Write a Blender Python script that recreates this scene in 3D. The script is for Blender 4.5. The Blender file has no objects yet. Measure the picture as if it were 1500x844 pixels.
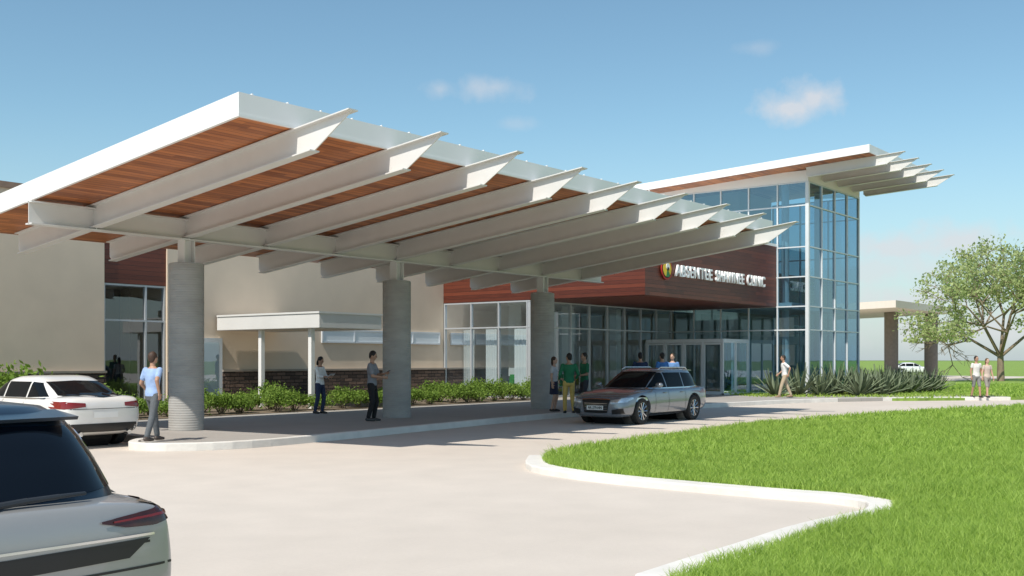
import bpy, bmesh, math, random
import numpy as np
from mathutils import Vector, Matrix
from mathutils.bvhtree import BVHTree
from mathutils.geometry import tessellate_polygon
R=math.radians; PI=math.pi
random.seed(4); rng=np.random.default_rng(7)
scene=bpy.context.scene; COL=scene.collection
F=1570.0; CZ=1.75; HY=527.0
fw=(0.7896,0.6136); rt=(0.6136,-0.7896)
def UV(X,d): return (X*rt[0]+d*fw[0], X*rt[1]+d*fw[1])
def G(px,py,z=0.0):
    d=(CZ-z)*F/(py-HY); return UV((px-750)/F*d,d)
def PD(px,d): return UV((px-750)/F*d,d)
# ------------------------------------------------------------ materials
def base(name):
    m=bpy.data.materials.new(name); m.use_nodes=True
    nt=m.node_tree; b=nt.nodes['Principled BSDF']; return m,nt,b
def N(nt,t,**k):
    n=nt.nodes.new(t)
    for a,v in k.items(): setattr(n,a,v)
    return n
def mth(nt,op,a,b=None,clamp=False):
    n=N(nt,'ShaderNodeMath',operation=op); n.use_clamp=clamp
    for i,v in enumerate((a,b)):
        if v is None: continue
        if isinstance(v,(int,float)): n.inputs[i].default_value=v
        else: nt.links.new(v,n.inputs[i])
    return n.outputs[0]
def mixc(nt,f,a,b,bt='MIX'):
    n=N(nt,'ShaderNodeMix',data_type='RGBA',blend_type=bt)
    for i,v in ((0,f),(6,a),(7,b)):
        if isinstance(v,(int,float)): n.inputs[i].default_value=v
        elif isinstance(v,tuple): n.inputs[i].default_value=(*v[:3],1)
        else: nt.links.new(v,n.inputs[i])
    return n.outputs[2]
def mat(name,col,rough=.6,metal=0,var=.12,scale=4,bump=0,bscale=40,coat=0,stretch=None,var2=0,scale2=.4):
    m,nt,b=base(name)
    tc=N(nt,'ShaderNodeTexCoord'); v=tc.outputs['Object']
    if stretch:
        mp=N(nt,'ShaderNodeMapping'); mp.inputs['Scale'].default_value=stretch; nt.links.new(v,mp.inputs[0]); v=mp.outputs[0]
    no=N(nt,'ShaderNodeTexNoise'); no.inputs['Scale'].default_value=scale; no.inputs['Detail'].default_value=5; nt.links.new(v,no.inputs[0])
    f=mth(nt,'MULTIPLY_ADD',no.outputs[0],2.2,True); f.node.inputs[2].default_value=-.6
    c=mixc(nt,f,tuple(x*(1-var) for x in col),tuple(min(1,x*(1+var)) for x in col))
    if var2:
        n2=N(nt,'ShaderNodeTexNoise'); n2.inputs['Scale'].default_value=scale2; n2.inputs['Detail'].default_value=6; nt.links.new(v,n2.inputs[0])
        f2=mth(nt,'MULTIPLY_ADD',n2.outputs[0],3,True); f2.node.inputs[2].default_value=-1
        c=mixc(nt,mth(nt,'MULTIPLY',f2,var2),c,(.5,.46,.42),'MULTIPLY')
    nt.links.new(c,b.inputs['Base Color'])
    b.inputs['Roughness'].default_value=rough; b.inputs['Metallic'].default_value=metal
    b.inputs['Coat Weight'].default_value=coat; b.inputs['Coat Roughness'].default_value=.03
    if bump:
        nb=N(nt,'ShaderNodeTexNoise'); nb.inputs['Scale'].default_value=bscale; nb.inputs['Detail'].default_value=4; nt.links.new(v,nb.inputs[0])
        bu=N(nt,'ShaderNodeBump'); bu.inputs['Strength'].default_value=bump; bu.inputs['Distance'].default_value=.02
        nt.links.new(nb.outputs[0],bu.inputs['Height']); nt.links.new(bu.outputs[0],b.inputs['Normal'])
    return m
def wood(name,axis,w,c1,c2,grain):
    m,nt,b=base(name)
    tc=N(nt,'ShaderNodeTexCoord'); sp=N(nt,'ShaderNodeSeparateXYZ'); nt.links.new(tc.outputs['Object'],sp.inputs[0])
    q=mth(nt,'DIVIDE',sp.outputs[axis],w); fl=mth(nt,'FLOOR',q); fr=mth(nt,'FRACT',q)
    al=sp.outputs[0] if axis!=0 else sp.outputs[1]
    wn=N(nt,'ShaderNodeTexWhiteNoise',noise_dimensions='1D'); nt.links.new(fl,wn.inputs['W'])
    aoff=mth(nt,'ADD',mth(nt,'DIVIDE',al,2.6),mth(nt,'MULTIPLY',wn.outputs[0],7.0))
    seg=mth(nt,'FLOOR',aoff)
    wn2=N(nt,'ShaderNodeTexWhiteNoise',noise_dimensions='2D')
    cb=N(nt,'ShaderNodeCombineXYZ'); nt.links.new(fl,cb.inputs[0]); nt.links.new(seg,cb.inputs[1]); nt.links.new(cb.outputs[0],wn2.inputs['Vector'])
    mp=N(nt,'ShaderNodeMapping'); mp.inputs['Scale'].default_value=grain; nt.links.new(tc.outputs['Object'],mp.inputs[0])
    no=N(nt,'ShaderNodeTexNoise'); no.inputs['Scale'].default_value=2.2; no.inputs['Detail'].default_value=7; nt.links.new(mp.outputs[0],no.inputs[0])
    f=mth(nt,'ADD',mth(nt,'MULTIPLY',wn2.outputs[0],.75),mth(nt,'MULTIPLY',mth(nt,'SUBTRACT',no.outputs[0],.4),1.1),True)
    c=mixc(nt,f,c1,c2)
    gap=mth(nt,'LESS_THAN',fr,.08)
    c=mixc(nt,mth(nt,'MULTIPLY',gap,.9),c,(.015,.006,.004))
    nt.links.new(c,b.inputs['Base Color']); b.inputs['Roughness'].default_value=.45
    bu=N(nt,'ShaderNodeBump'); bu.inputs['Strength'].default_value=.5; bu.inputs['Distance'].default_value=.01
    nt.links.new(mth(nt,'SUBTRACT',1,gap),bu.inputs['Height']); nt.links.new(bu.outputs[0],b.inputs['Normal'])
    return m
def glass(name,tint,refl,rcol=(.9,.95,1)):
    m=bpy.data.materials.new(name); m.use_nodes=True; nt=m.node_tree; nt.nodes.clear()
    o=N(nt,'ShaderNodeOutputMaterial'); t=N(nt,'ShaderNodeBsdfTransparent'); t.inputs[0].default_value=(*tint,1)
    g=N(nt,'ShaderNodeBsdfGlossy'); g.inputs[0].default_value=(*rcol,1); g.inputs['Roughness'].default_value=.01
    tc=N(nt,'ShaderNodeTexCoord'); no=N(nt,'ShaderNodeTexNoise'); no.inputs['Scale'].default_value=.5; nt.links.new(tc.outputs['Object'],no.inputs[0])
    bu=N(nt,'ShaderNodeBump'); bu.inputs['Strength'].default_value=.04; bu.inputs['Distance'].default_value=.05; nt.links.new(no.outputs[0],bu.inputs['Height']); nt.links.new(bu.outputs[0],g.inputs['Normal'])
    lw=N(nt,'ShaderNodeLayerWeight'); lw.inputs[0].default_value=.35
    f=mth(nt,'ADD',mth(nt,'MULTIPLY',lw.outputs['Fresnel'],.8),refl,True)
    mx=N(nt,'ShaderNodeMixShader'); nt.links.new(f,mx.inputs[0]); nt.links.new(t.outputs[0],mx.inputs[1]); nt.links.new(g.outputs[0],mx.inputs[2])
    nt.links.new(mx.outputs[0],o.inputs[0]); return m
def leafmat(name,c1,c2,trans=.35,dk=.55):
    m,nt,b=base(name); ge=N(nt,'ShaderNodeNewGeometry')
    c=mixc(nt,ge.outputs['Random Per Island'],c1,c2)
    tc=N(nt,'ShaderNodeTexCoord'); no=N(nt,'ShaderNodeTexNoise'); no.inputs['Scale'].default_value=.9; no.inputs['Detail'].default_value=3; nt.links.new(tc.outputs['Object'],no.inputs[0])
    c=mixc(nt,mth(nt,'MULTIPLY',no.outputs[0],.55),c,tuple(x*dk for x in c1))
    nt.links.new(c,b.inputs['Base Color']); b.inputs['Roughness'].default_value=.6; b.inputs['Specular IOR Level'].default_value=.25
    tr=N(nt,'ShaderNodeBsdfTranslucent'); nt.links.new(c,tr.inputs[0])
    mx=N(nt,'ShaderNodeMixShader'); mx.inputs[0].default_value=trans
    nt.links.new(b.outputs[0],mx.inputs[1]); nt.links.new(tr.outputs[0],mx.inputs[2])
    nt.links.new(mx.outputs[0],nt.nodes['Material Output'].inputs[0]); return m
def stone_mat():
    m,nt,b=base('ledge_stone')
    tc=N(nt,'ShaderNodeTexCoord'); sp=N(nt,'ShaderNodeSeparateXYZ'); nt.links.new(tc.outputs['Object'],sp.inputs[0])
    cb=N(nt,'ShaderNodeCombineXYZ'); nt.links.new(mth(nt,'ADD',sp.outputs[0],sp.outputs[1]),cb.inputs[0]); nt.links.new(sp.outputs[2],cb.inputs[1])
    no=N(nt,'ShaderNodeTexNoise'); no.inputs['Scale'].default_value=3; nt.links.new(cb.outputs[0],no.inputs[0])
    va=N(nt,'ShaderNodeVectorMath',operation='MULTIPLY_ADD'); nt.links.new(no.outputs['Color'],va.inputs[0]); va.inputs[1].default_value=(.06,.03,0); nt.links.new(cb.outputs[0],va.inputs[2])
    br=N(nt,'ShaderNodeTexBrick'); nt.links.new(va.outputs[0],br.inputs['Vector'])
    br.inputs['Scale'].default_value=1; br.inputs['Brick Width'].default_value=.42; br.inputs['Row Height'].default_value=.13; br.inputs['Mortar Size'].default_value=.012
    br.inputs['Color1'].default_value=(.17,.11,.08,1); br.inputs['Color2'].default_value=(.05,.035,.028,1); br.inputs['Mortar'].default_value=(.012,.01,.009,1); br.inputs['Bias'].default_value=-.1
    nt.links.new(br.outputs[0],b.inputs['Base Color']); b.inputs['Roughness'].default_value=.85
    bu=N(nt,'ShaderNodeBump'); bu.inputs['Distance'].default_value=.04
    n2=N(nt,'ShaderNodeTexNoise'); n2.inputs['Scale'].default_value=14; nt.links.new(tc.outputs['Object'],n2.inputs[0])
    nt.links.new(mth(nt,'SUBTRACT',n2.outputs[0],br.outputs['Fac']),bu.inputs['Height']); nt.links.new(bu.outputs[0],b.inputs['Normal'])
    return m
def ribbed():
    m=mat('ribbed_concrete',(.40,.39,.37),.85,var=.08,scale=3,stretch=(1,1,3),var2=.22,scale2=.9)
    nt=m.node_tree; b=nt.nodes['Principled BSDF']
    tc=N(nt,'ShaderNodeTexCoord'); sp=N(nt,'ShaderNodeSeparateXYZ'); nt.links.new(tc.outputs['Object'],sp.inputs[0])
    s=mth(nt,'SINE',mth(nt,'MULTIPLY',sp.outputs[2],2*PI/.055))
    bu=N(nt,'ShaderNodeBump'); bu.inputs['Strength'].default_value=.4; bu.inputs['Distance'].default_value=.006
    nt.links.new(s,bu.inputs['Height']); nt.links.new(bu.outputs[0],b.inputs['Normal']); return m
def pave(name,col,joint=3.0,jd=.25,var2=.3):
    m=mat(name,col,.85,var=.05,scale=1.3,var2=var2,scale2=.12,bump=.15,bscale=60)
    nt=m.node_tree; b=nt.nodes['Principled BSDF']; src=b.inputs['Base Color'].links[0].from_socket
    tc=N(nt,'ShaderNodeTexCoord'); sp=N(nt,'ShaderNodeSeparateXYZ'); nt.links.new(tc.outputs['Object'],sp.inputs[0])
    g=None
    for a in (0,1):
        fr=mth(nt,'FRACT',mth(nt,'DIVIDE',sp.outputs[a],joint)); l=mth(nt,'LESS_THAN',fr,.012/joint)
        g=l if g is None else mth(nt,'MAXIMUM',g,l)
    n3=N(nt,'ShaderNodeTexNoise'); n3.inputs['Scale'].default_value=22; n3.inputs['Detail'].default_value=8; nt.links.new(tc.outputs['Object'],n3.inputs[0])
    c=mixc(nt,mth(nt,'MULTIPLY',n3.outputs[0],.25),src,tuple(x*.6 for x in col))
    c=mixc(nt,mth(nt,'MULTIPLY',g,jd),c,(.08,.07,.06)); nt.links.new(c,b.inputs['Base Color']); return m
M={}
M['steel']=mat('white_painted_steel',(.68,.67,.65),.42,var=.03,scale=2,var2=.06,scale2=.7)
M['fascia']=mat('white_metal_fascia',(.80,.79,.775),.4,var=.02,scale=1)
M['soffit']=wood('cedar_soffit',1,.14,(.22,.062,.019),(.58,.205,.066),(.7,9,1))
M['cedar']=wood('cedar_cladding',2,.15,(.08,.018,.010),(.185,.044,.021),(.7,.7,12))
M['column']=ribbed()
M['tan']=mat('tan_stucco',(.70,.565,.43),.9,var=.05,scale=1.2,bump=.25,bscale=80,var2=.08,scale2=.3)
M['coping']=mat('brown_coping',(.30,.19,.13),.5)
M['stone']=stone_mat()
M['cap']=mat('stone_cap',(.32,.27,.22),.8)
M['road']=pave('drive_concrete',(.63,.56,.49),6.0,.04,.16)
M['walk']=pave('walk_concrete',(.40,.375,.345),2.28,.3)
M['kerb']=mat('kerb_concrete',(.74,.71,.66),.8,var=.08,scale=3,bump=.3,bscale=20,var2=.25)
M['mull']=mat('grey_aluminium',(.50,.52,.54),.35,metal=.3,var=.03)
M['mullw']=mat('white_aluminium',(.64,.67,.69),.35,var=.03)
M['glass']=glass('lobby_glass',(.74,.82,.85),.10)
M['tglass']=glass('blue_tower_glass',(.34,.52,.62),.20,(.66,.84,.98))
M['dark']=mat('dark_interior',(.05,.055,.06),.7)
M['black']=mat('black_trim',(.012,.012,.013),.4)
M['white']=mat('white_plaster',(.82,.81,.79),.7,var=.03)
M['floor']=mat('interior_floor',(.5,.48,.45),.3)
M['green']=mat('green_upholstery',(.05,.26,.07),.6)
M['soil']=mat('mulch',(.17,.13,.09),.95,var=.4,scale=9,bump=.6,bscale=20)
M['field']=mat('grass_field',(.15,.22,.055),.95,var=.3,scale=.15,var2=.25,scale2=.02)
M['lawn']=mat('lawn_soil',(.20,.30,.05),.95,var=.35,scale=3,bump=.8,bscale=40)
M['letter']=mat('white_letter',(.9,.9,.9),.4,var=.01)
M['bark']=mat('bark',(.22,.17,.12),.9,var=.3,scale=8,bump=.7,bscale=14,stretch=(1,1,.25))
M['shrub']=leafmat('shrub_leaf',(.14,.25,.035),(.33,.47,.09),.4)
M['treeleaf']=leafmat('tree_leaf',(.36,.44,.17),(.64,.70,.34),.5,.8)
M['agave']=leafmat('agave_leaf',(.13,.17,.09),(.25,.30,.19),.1)
M['grass']=leafmat('grass_blade',(.31,.47,.065),(.60,.77,.20),.5,.72)
# ------------------------------------------------------------ mesh builder
class MB:
    def __init__(s): s.v=[]; s.f=[]
    def add(s,vs,fs):
        o=len(s.v); s.v+=[tuple(v) for v in vs]; s.f+=[[i+o for i in f] for f in fs]; return s
    def box(s,x0,x1,y0,y1,z0,z1):
        return s.add([(x,y,z) for z in (z0,z1) for y in (y0,y1) for x in (x0,x1)],[(0,2,3,1),(4,5,7,6),(0,1,5,4),(2,6,7,3),(0,4,6,2),(1,3,7,5)])
    def xprism(s,poly,x0,x1):
        n=len(poly); vs=[(x0,*p) for p in poly]+[(x1,*p) for p in poly]
        return s.add(vs,[list(range(n)),list(range(2*n-1,n-1,-1))]+[(i,i+n,(i+1)%n+n,(i+1)%n) for i in range(n)])
    def zprism(s,poly,z0,z1):
        n=len(poly); tr=tessellate_polygon([[Vector((p[0],p[1],0)) for p in poly]])
        vs=[(p[0],p[1],z0) for p in poly]+[(p[0],p[1],z1) for p in poly]
        return s.add(vs,[list(t) for t in tr]+[[i+n for i in t] for t in tr]+[(i,(i+1)%n,(i+1)%n+n,i+n) for i in range(n)])
    def tube(s,p0,p1,r0,r1=None,n=12,sq=1.0):
        r1=r0 if r1 is None else r1; p0=Vector(p0);p1=Vector(p1); d=(p1-p0)
        if d.length<1e-6: return s
        q=d.to_track_quat('Z','Y'); vs=[]
        for p,r in ((p0,r0),(p1,r1)):
            for i in range(n):
                a=2*PI*i/n; vs.append(p+q@Vector((math.cos(a)*r,math.sin(a)*r*sq,0)))
        return s.add(vs,[list(range(n))[::-1],list(range(n,2*n))]+[(i,(i+1)%n,(i+1)%n+n,i+n) for i in range(n)])
    def ell(s,c,r,n=14,m=8,q=None):
        c=Vector(c); vs=[];fs=[]
        if isinstance(r,(int,float)): r=(r,r,r)
        for j in range(1,m):
            t=PI*j/m
            for i in range(n):
                a=2*PI*i/n; v=Vector((r[0]*math.sin(t)*math.cos(a),r[1]*math.sin(t)*math.sin(a),r[2]*math.cos(t)))
                vs.append(c+(q@v if q else v))
        for e in (1,-1):
            v=Vector((0,0,r[2]*e)); vs.append(c+(q@v if q else v))
        T=len(vs)-2
        for j in range(m-2):
            for i in range(n): fs.append((j*n+i,(j+1)*n+i,(j+1)*n+(i+1)%n,j*n+(i+1)%n))
        for i in range(n): fs.append((T,i,(i+1)%n)); fs.append((T+1,(m-2)*n+(i+1)%n,(m-2)*n+i))
        return s.add(vs,fs)
    def cap(s,p0,p1,r0,r1,n=12):
        return s.tube(p0,p1,r0,r1,n).ell(p0,r0,n,6).ell(p1,r1,n,6)
    def loft(s,rings):
        n=len(rings[0]); vs=[v for r in rings for v in r]; fs=[]
        for j in range(len(rings)-1):
            for i in range(n): fs.append((j*n+i,j*n+(i+1)%n,(j+1)*n+(i+1)%n,(j+1)*n+i))
        fs.append(list(range(n))[::-1]); fs.append([len(vs)-n+i for i in range(n)])
        return s.add(vs,fs)
    def lathe(s,prof,n=32,axis='z',c=(0,0,0)):
        vs=[];P=len(prof)
        for i in range(n):
            a=2*PI*i/n
            for r,h in prof:
                p=(r*math.cos(a),r*math.sin(a),h) if axis=='z' else (r*math.cos(a),h,r*math.sin(a))
                vs.append((p[0]+c[0],p[1]+c[1],p[2]+c[2]))
        return s.add(vs,[(i*P+j,((i+1)%n)*P+j,((i+1)%n)*P+(j+1)%P,i*P+(j+1)%P) for i in range(n) for j in range(P)])
    def mesh(s,name):
        me=bpy.data.meshes.new(name); me.from_pydata(s.v,[],s.f)
        bm=bmesh.new(); bm.from_mesh(me); bmesh.ops.recalc_face_normals(bm,faces=bm.faces); bm.to_mesh(me); bm.free(); return me
    def build(s,name,m,parent=None,smooth=0,bevel=0):
        me=s.mesh(name)
        if smooth:
            me.polygons.foreach_set('use_smooth',[True]*len(me.polygons)); me.set_sharp_from_angle(angle=R(smooth))
        o=link(name,me,m,parent)
        if bevel:
            b=o.modifiers.new('bevel','BEVEL'); b.width=bevel; b.segments=2; b.limit_method='ANGLE'
        return o
def link(name,me,m,parent=None):
    if m is not None and not me.materials: me.materials.append(m)
    o=bpy.data.objects.new(name,me); COL.objects.link(o)
    if parent is not None:
        o.parent=parent
        if parent.type=='EMPTY': o.matrix_parent_inverse=Matrix.Translation(parent.location).inverted()
    return o
def tag(o,label=None,cat=None,group=None,kind=None):
    for k,v in (('label',label),('category',cat),('group',group),('kind',kind)):
        if v: o[k]=v
    return o
def thing(name,label,cat,loc=(0,0,0),group=None):
    o=bpy.data.objects.new(name,None); COL.objects.link(o); o.location=loc; o.empty_display_size=.3
    return tag(o,label,cat,group)
def struct(o): o['kind']='structure'; return o
def dup(o,loc,rz=0,sc=1,label=None,parent=None):
    c=o.copy(); COL.objects.link(c)
    if parent is None:
        c.location=loc; c.rotation_euler=(0,0,rz); c.scale=(sc,sc,sc)
        if label: c['label']=label
    else: c.parent=parent
    for ch in o.children: dup(ch,None,parent=c)
    return c
def baked(ob,keep=False):
    dg=bpy.context.evaluated_depsgraph_get(); me=bpy.data.meshes.new_from_object(ob.evaluated_get(dg))
    if not keep: bpy.data.objects.remove(ob)
    return me
def textmesh(body,size,ext,off=0,sp=1):
    cu=bpy.data.curves.new('t','FONT'); cu.body=body; cu.size=size; cu.extrude=ext; cu.offset=off; cu.align_x='LEFT'; cu.space_character=sp
    ob=bpy.data.objects.new('t',cu); COL.objects.link(ob); return baked(ob)
# ------------------------------------------------------------ ground
struct(MB().box(-1500,2500,-1500,2500,-.3,-.05).build('field',M['field']))
struct(MB().zprism([(-60,-60),(75,-60),(75,31),(-60,31)],-.04,0).build('road',M['road']))
struct(MB().zprism([(86,24),(112,22),(116,44),(84,46)],.05,.125).build('road',M['road']))  # concrete sheet added to bounce neutral light up onto the far canopy
side=[(12.95,31),(12.95,19.5),(12.35,19.0),(12.0,18.4),(12.4,17.7),(13.6,17.25),(15.9,17.45),(20.3,18.1),(25,18.7),(30,18.8),(36,18.3),(42,17.3),(47,14.5),(49.5,11.4)]
side_b=[(52,12.5),(47.4,18.8),(44,21),(47,26),(47,31)]
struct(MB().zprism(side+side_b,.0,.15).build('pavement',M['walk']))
def offs(pts,w,closed=False):
    P=[Vector((p[0],p[1])) for p in pts]; L=[]; n=len(P)
    for i,p in enumerate(P):
        a,b=(P[(i+1)%n],P[i-1]) if closed else (P[min(i+1,n-1)],P[max(i-1,0)])
        t=(a-b).normalized(); L.append(p+Vector((-t.y,t.x))*w)
    return L
def strip(pts,w,z0,z1,closed=False):
    Lf=offs(pts,w)
    rings=[[(a[0],a[1],z0),(a[0],a[1],z1),(b.x,b.y,z1),(b.x,b.y,z0)] for a,b in zip(pts,Lf)]
    return MB().loft(rings)
def smooth_pts(pts,k=4,closed=False):
    out=[];n=len(pts)
    for i in range(n-1):
        p0=Vector(pts[max(i-1,0)]);p1=Vector(pts[i]);p2=Vector(pts[i+1]);p3=Vector(pts[min(i+2,n-1)])
        for j in range(k):
            t=j/k; out.append(tuple(.5*((2*p1)+(p2-p0)*t+(2*p0-5*p1+4*p2-p3)*t*t+(3*p1-p0-3*p2+p3)*t**3)))
    out.append(tuple(pts[-1])); return out
struct(strip(smooth_pts(side[1:]),-.18,-.01,.154).build('kerb',M['kerb'],bevel=.015))
l1a=[(1312,746),(1240,734),(1150,727),(1000,714),(900,704),(835,695),(803,687),(805,675),(850,663),(1000,642),(1200,617),(1500,598),(1800,590),(2200,584)]
l1b=[(2600,700),(2200,1100),(1040,1100),(990,868),(1060,842),(1130,818),(1200,792),(1262,775),(1315,762)]
LA=[G(*p) for p in l1a]; LB=[G(*p) for p in l1b]
lawnP=smooth_pts(LA,3)+LB
struct(MB().zprism(lawnP,-.03,.09).build('lawn',M['lawn']))
edge=smooth_pts([LB[-6],LB[-5],LB[-4],LB[-3],LB[-2],LB[-1]]+LA[:8],3)
struct(strip(edge,.36,-.02,.10).build('kerb',M['kerb'],bevel=.02))
grassP=[tuple(p) for p in offs(lawnP,.05,True)]
l2=[(43.3,20.6),G(1112,583.5,.1),G(1250,584,.1),G(1340,584,.1),G(1500,582.5,.1),G(1900,580,.1),(400,-400),(1200,-300),(1200,900),(300,500),(62,41),(47,26)]
struct(MB().zprism(l2,-.03,.11).build('lawn',M['lawn']))
struct(MB().zprism([(13.1,25.2),(35.0,25.2),(35.0,31),(13.1,31)],.1,.17).build('planting_bed',M['soil']))
struct(MB().zprism([(43.6,20.2),(46.9,17.4),(57,15.2),(58.5,18),(57,19.3),(47,19.3),(46.9,21)],.1,.16).build('planting_bed',M['soil']))
def inpoly(x,y,P):
    r=np.zeros(len(x),bool); n=len(P); j=n-1
    for i in range(n):
        xi,yi=P[i];xj,yj=P[j]
        c=((yi>y)!=(yj>y))&(x<(xj-xi)*(y-yi)/((yj-yi) if yj!=yi else 1e-9)+xi); r^=c; j=i
    return r
def blades(name,P,bands,z,fringe=0):
    V=[];
    for (d0,d1,dens,h,w) in bands:
        A=2*(.52*d1)*(d1-d0); n=int(A*dens)
        d=rng.uniform(d0,d1,n); X=rng.uniform(-.52*d1,.52*d1,n)
        k=np.abs(X)<.5*d+.6; d=d[k];X=X[k]
        x=X*rt[0]+d*fw[0]; y=X*rt[1]+d*fw[1]
        k=inpoly(x,y,P); x=x[k];y=y[k]; n=len(x)
        if n==0: continue
        pn=.5+.5*np.sin(x*2.1+np.sin(y*1.7)*1.5)*np.sin(y*2.6+np.cos(x*1.3))
        pn2=.5+.5*np.sin(x*7.3+np.sin(y*5.1)*2)*np.sin(y*8.2+np.cos(x*4.7)*2)
        hh=h*(.4+.5*rng.random(n)+.3*pn+.35*pn2); hh*=np.where(rng.random(n)<.06,1.5,1.0); a=rng.uniform(0,2*PI,n); ln=hh*rng.uniform(.2,1.0,n); b=rng.uniform(0,2*PI,n)
        dx=np.cos(a)*w/2;dy=np.sin(a)*w/2; lx=np.cos(b)*ln;ly=np.sin(b)*ln; zz=np.full(n,z)
        pts=np.stack([np.stack([x-dx,y-dy,zz],1),np.stack([x+dx,y+dy,zz],1),
          np.stack([x-dx*.8+lx*.3,y-dy*.8+ly*.3,zz+hh*.55],1),np.stack([x+dx*.8+lx*.3,y+dy*.8+ly*.3,zz+hh*.55],1),
          np.stack([x+lx,y+ly,zz+hh*.95],1)],1)
        V.append(pts.reshape(-1,3))
    V=np.concatenate(V); nb=len(V)//5
    T=(np.arange(nb)[:,None,None]*5+np.array([[0,1,3],[0,3,2],[2,3,4]])[None]).reshape(-1,3)
    me=bpy.data.meshes.new(name); me.vertices.add(len(V)); me.vertices.foreach_set('co',V.astype(np.float32).ravel())
    me.loops.add(T.size); me.loops.foreach_set('vertex_index',T.astype(np.int32).ravel())
    me.polygons.add(len(T)); me.polygons.foreach_set('loop_start',np.arange(0,T.size,3,dtype=np.int32))
    me.update(); me.validate(); print('blades',nb)
    return tag(link(name,me,M['grass']),None,None,None,'stuff')
o=blades('lawn_grass',grassP,[(7.5,12,3600,.10,.006),(12,18,1800,.11,.009),(18,28,650,.12,.015),(28,50,150,.12,.028)],.085)
tag(o,'bright green blades of grass covering the lawn in the right foreground','grass')
o=blades('lawn_grass',l2,[(44,70,40,.14,.06)],.11)
tag(o,'shorter grass around the agave bed and the far tree','grass')
# ------------------------------------------------------------ porte cochere
def zt(v): return 5.0+(20.8-v)*.117
can=thing('entrance_canopy','large white steel drop-off canopy with cedar soffit on three ribbed concrete columns','canopy',(21.55,20.8,.15))
U0,U1,V0,V1=11.15,31.95,14.35,24.1
rf=MB().xprism([(V0,zt(V0)+.02),(V0,zt(V0)+.40),(V1,zt(V1)+.40),(V1,zt(V1)+.02)],U0,U1)
k=0
while U0+.3+k*.76<U1:
    uu=U0+.3+k*.76; rf.xprism([(V0+.02,zt(V0)+.37),(V0+.02,zt(V0)+.43),(V1,zt(V1)+.43),(V1,zt(V1)+.38)],uu-.012,uu+.012); k+=1
rfo=rf.build('roof',M['fascia'],can)
fb=MB()
fb.xprism([(V0-.012,zt(V0)-.005),(V0-.012,zt(V0)+.05),(V0+.05,zt(V0)+.05),(V0+.05,zt(V0)-.005)],U0-.012,U1)
fb.xprism([(V0+.05,zt(V0)-.005),(V0+.05,zt(V0)+.05),(V1,zt(V1)+.05),(V1,zt(V1)-.005)],U0-.012,U0+.05)
fb.build('drip_edge',M['fascia'],rfo)
MB().xprism([(V0+.06,zt(V0)+.006),(V0+.06,zt(V0)+.016),(V1-.02,zt(V1)+.016),(V1-.02,zt(V1)+.006)],U0+.06,U1-.03).build('soffit',M['soffit'],can)
def beam(mb,u,zf,va,vb,dep,tip,fwid=.11,cut=.95):
    g=lambda v:zf(v)-.004
    mb.xprism([(va,g(va)-.02),(va+cut,g(va+cut)-dep),(vb-.12,g(vb)-dep),(vb,g(vb)-dep*.75),(vb,g(vb)-.02)],u-.012,u+.012)
    mb.xprism([(va-.02,g(va)-.022),(va-.02,g(va)),(vb,g(vb)),(vb,g(vb)-.022)],u-fwid,u+fwid)
    mb.xprism([(va+cut-.02,g(va+cut)-dep),(va+cut-.02,g(va+cut)-dep+.024),(vb-.12,g(vb)-dep+.024),(vb-.12,g(vb)-dep)],u-fwid,u+fwid)
    return mb
for i in range(9):
    beam(MB(),12.417+2.283*i,zt,13.0,23.9,.48,1).build('beam',M['steel'],can)
gd=MB().box(11.0,31.9,20.79,20.81,4.47,4.93).box(11.0,31.9,20.68,20.92,4.46,4.49).box(11.0,31.9,20.68,20.92,4.90,4.93)
for i in range(9): 
    u=12.417+2.283*i; gd.box(u-.008,u+.008,20.69,20.91,4.49,4.9)
gd.build('girder',M['steel'],can)
for u in (14.7,21.55,28.4):
    c=MB().lathe([(.0,.15),(.39,.15),(.39,3.9),(.375,3.93),(.0,3.93)],48,c=(u,20.8,0)).build('column',M['column'],can,smooth=40)
    MB().box(u-.13,u+.13,20.78,20.82,3.95,4.46).box(u-.14,u-.115,20.67,20.93,3.95,4.46).box(u+.115,u+.14,20.67,20.93,3.95,4.46).box(u-.22,u+.22,20.58,21.02,3.932,3.955).build('steel_post',M['steel'],c)
# ------------------------------------------------------------ walkway canopy
wc=thing('walkway_canopy','small flat white canopy over the side door on thin white posts','canopy',(24.5,28.3,.15))
MB().box(23.1,25.9,25.7,30.93,2.76,3.27).build('roof',M['steel'],wc,bevel=.02)
MB().box(23.07,25.93,25.67,30.9,3.23,3.29).build('drip_edge',M['steel'],wc)
for u,v in ((23.4,26.4),(23.4,28.9)):
    MB().box(u-.075,u+.075,v-.075,v+.075,.15,2.76).build('post',M['fascia'],wc)
# ------------------------------------------------------------ clinic building
B=thing('clinic_building','low tan clinic with cedar entrance block and tall blue glass corner tower','building',(35,31,0))
w=MB().box(-14,18.9,31.05,45,0,6.8).box(21.2,35.09,31.05,33.2,0,6.8).box(21.2,35.0,33.3,45,0,6.75).box(18.9,21.2,34,45,0,6.7).box(18.9,21.2,31.3,34,4.2,6.7)
w.build('wall',M['tan'],B)
MB().box(-14,18.93,30.97,31.3,6.8,6.98).box(18.93,35.09,30.97,31.3,6.8,6.98).build('coping',M['coping'],B)
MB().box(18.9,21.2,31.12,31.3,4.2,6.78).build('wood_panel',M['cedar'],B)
sb=MB()
for a,b in ((-14,18.88),(21.22,22.2),(23.35,35.07)):
    sb.box(a,b,30.92,31.045,.05,1.33)
so=sb.build('stone_base',M['stone'],B)
sc=MB()
for a,b in ((-14,18.9),(21.2,22.2),(23.35,35.09)): sc.box(a,b,30.89,31.047,1.33,1.40)
sc.build('stone_cap',M['cap'],so)
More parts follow.
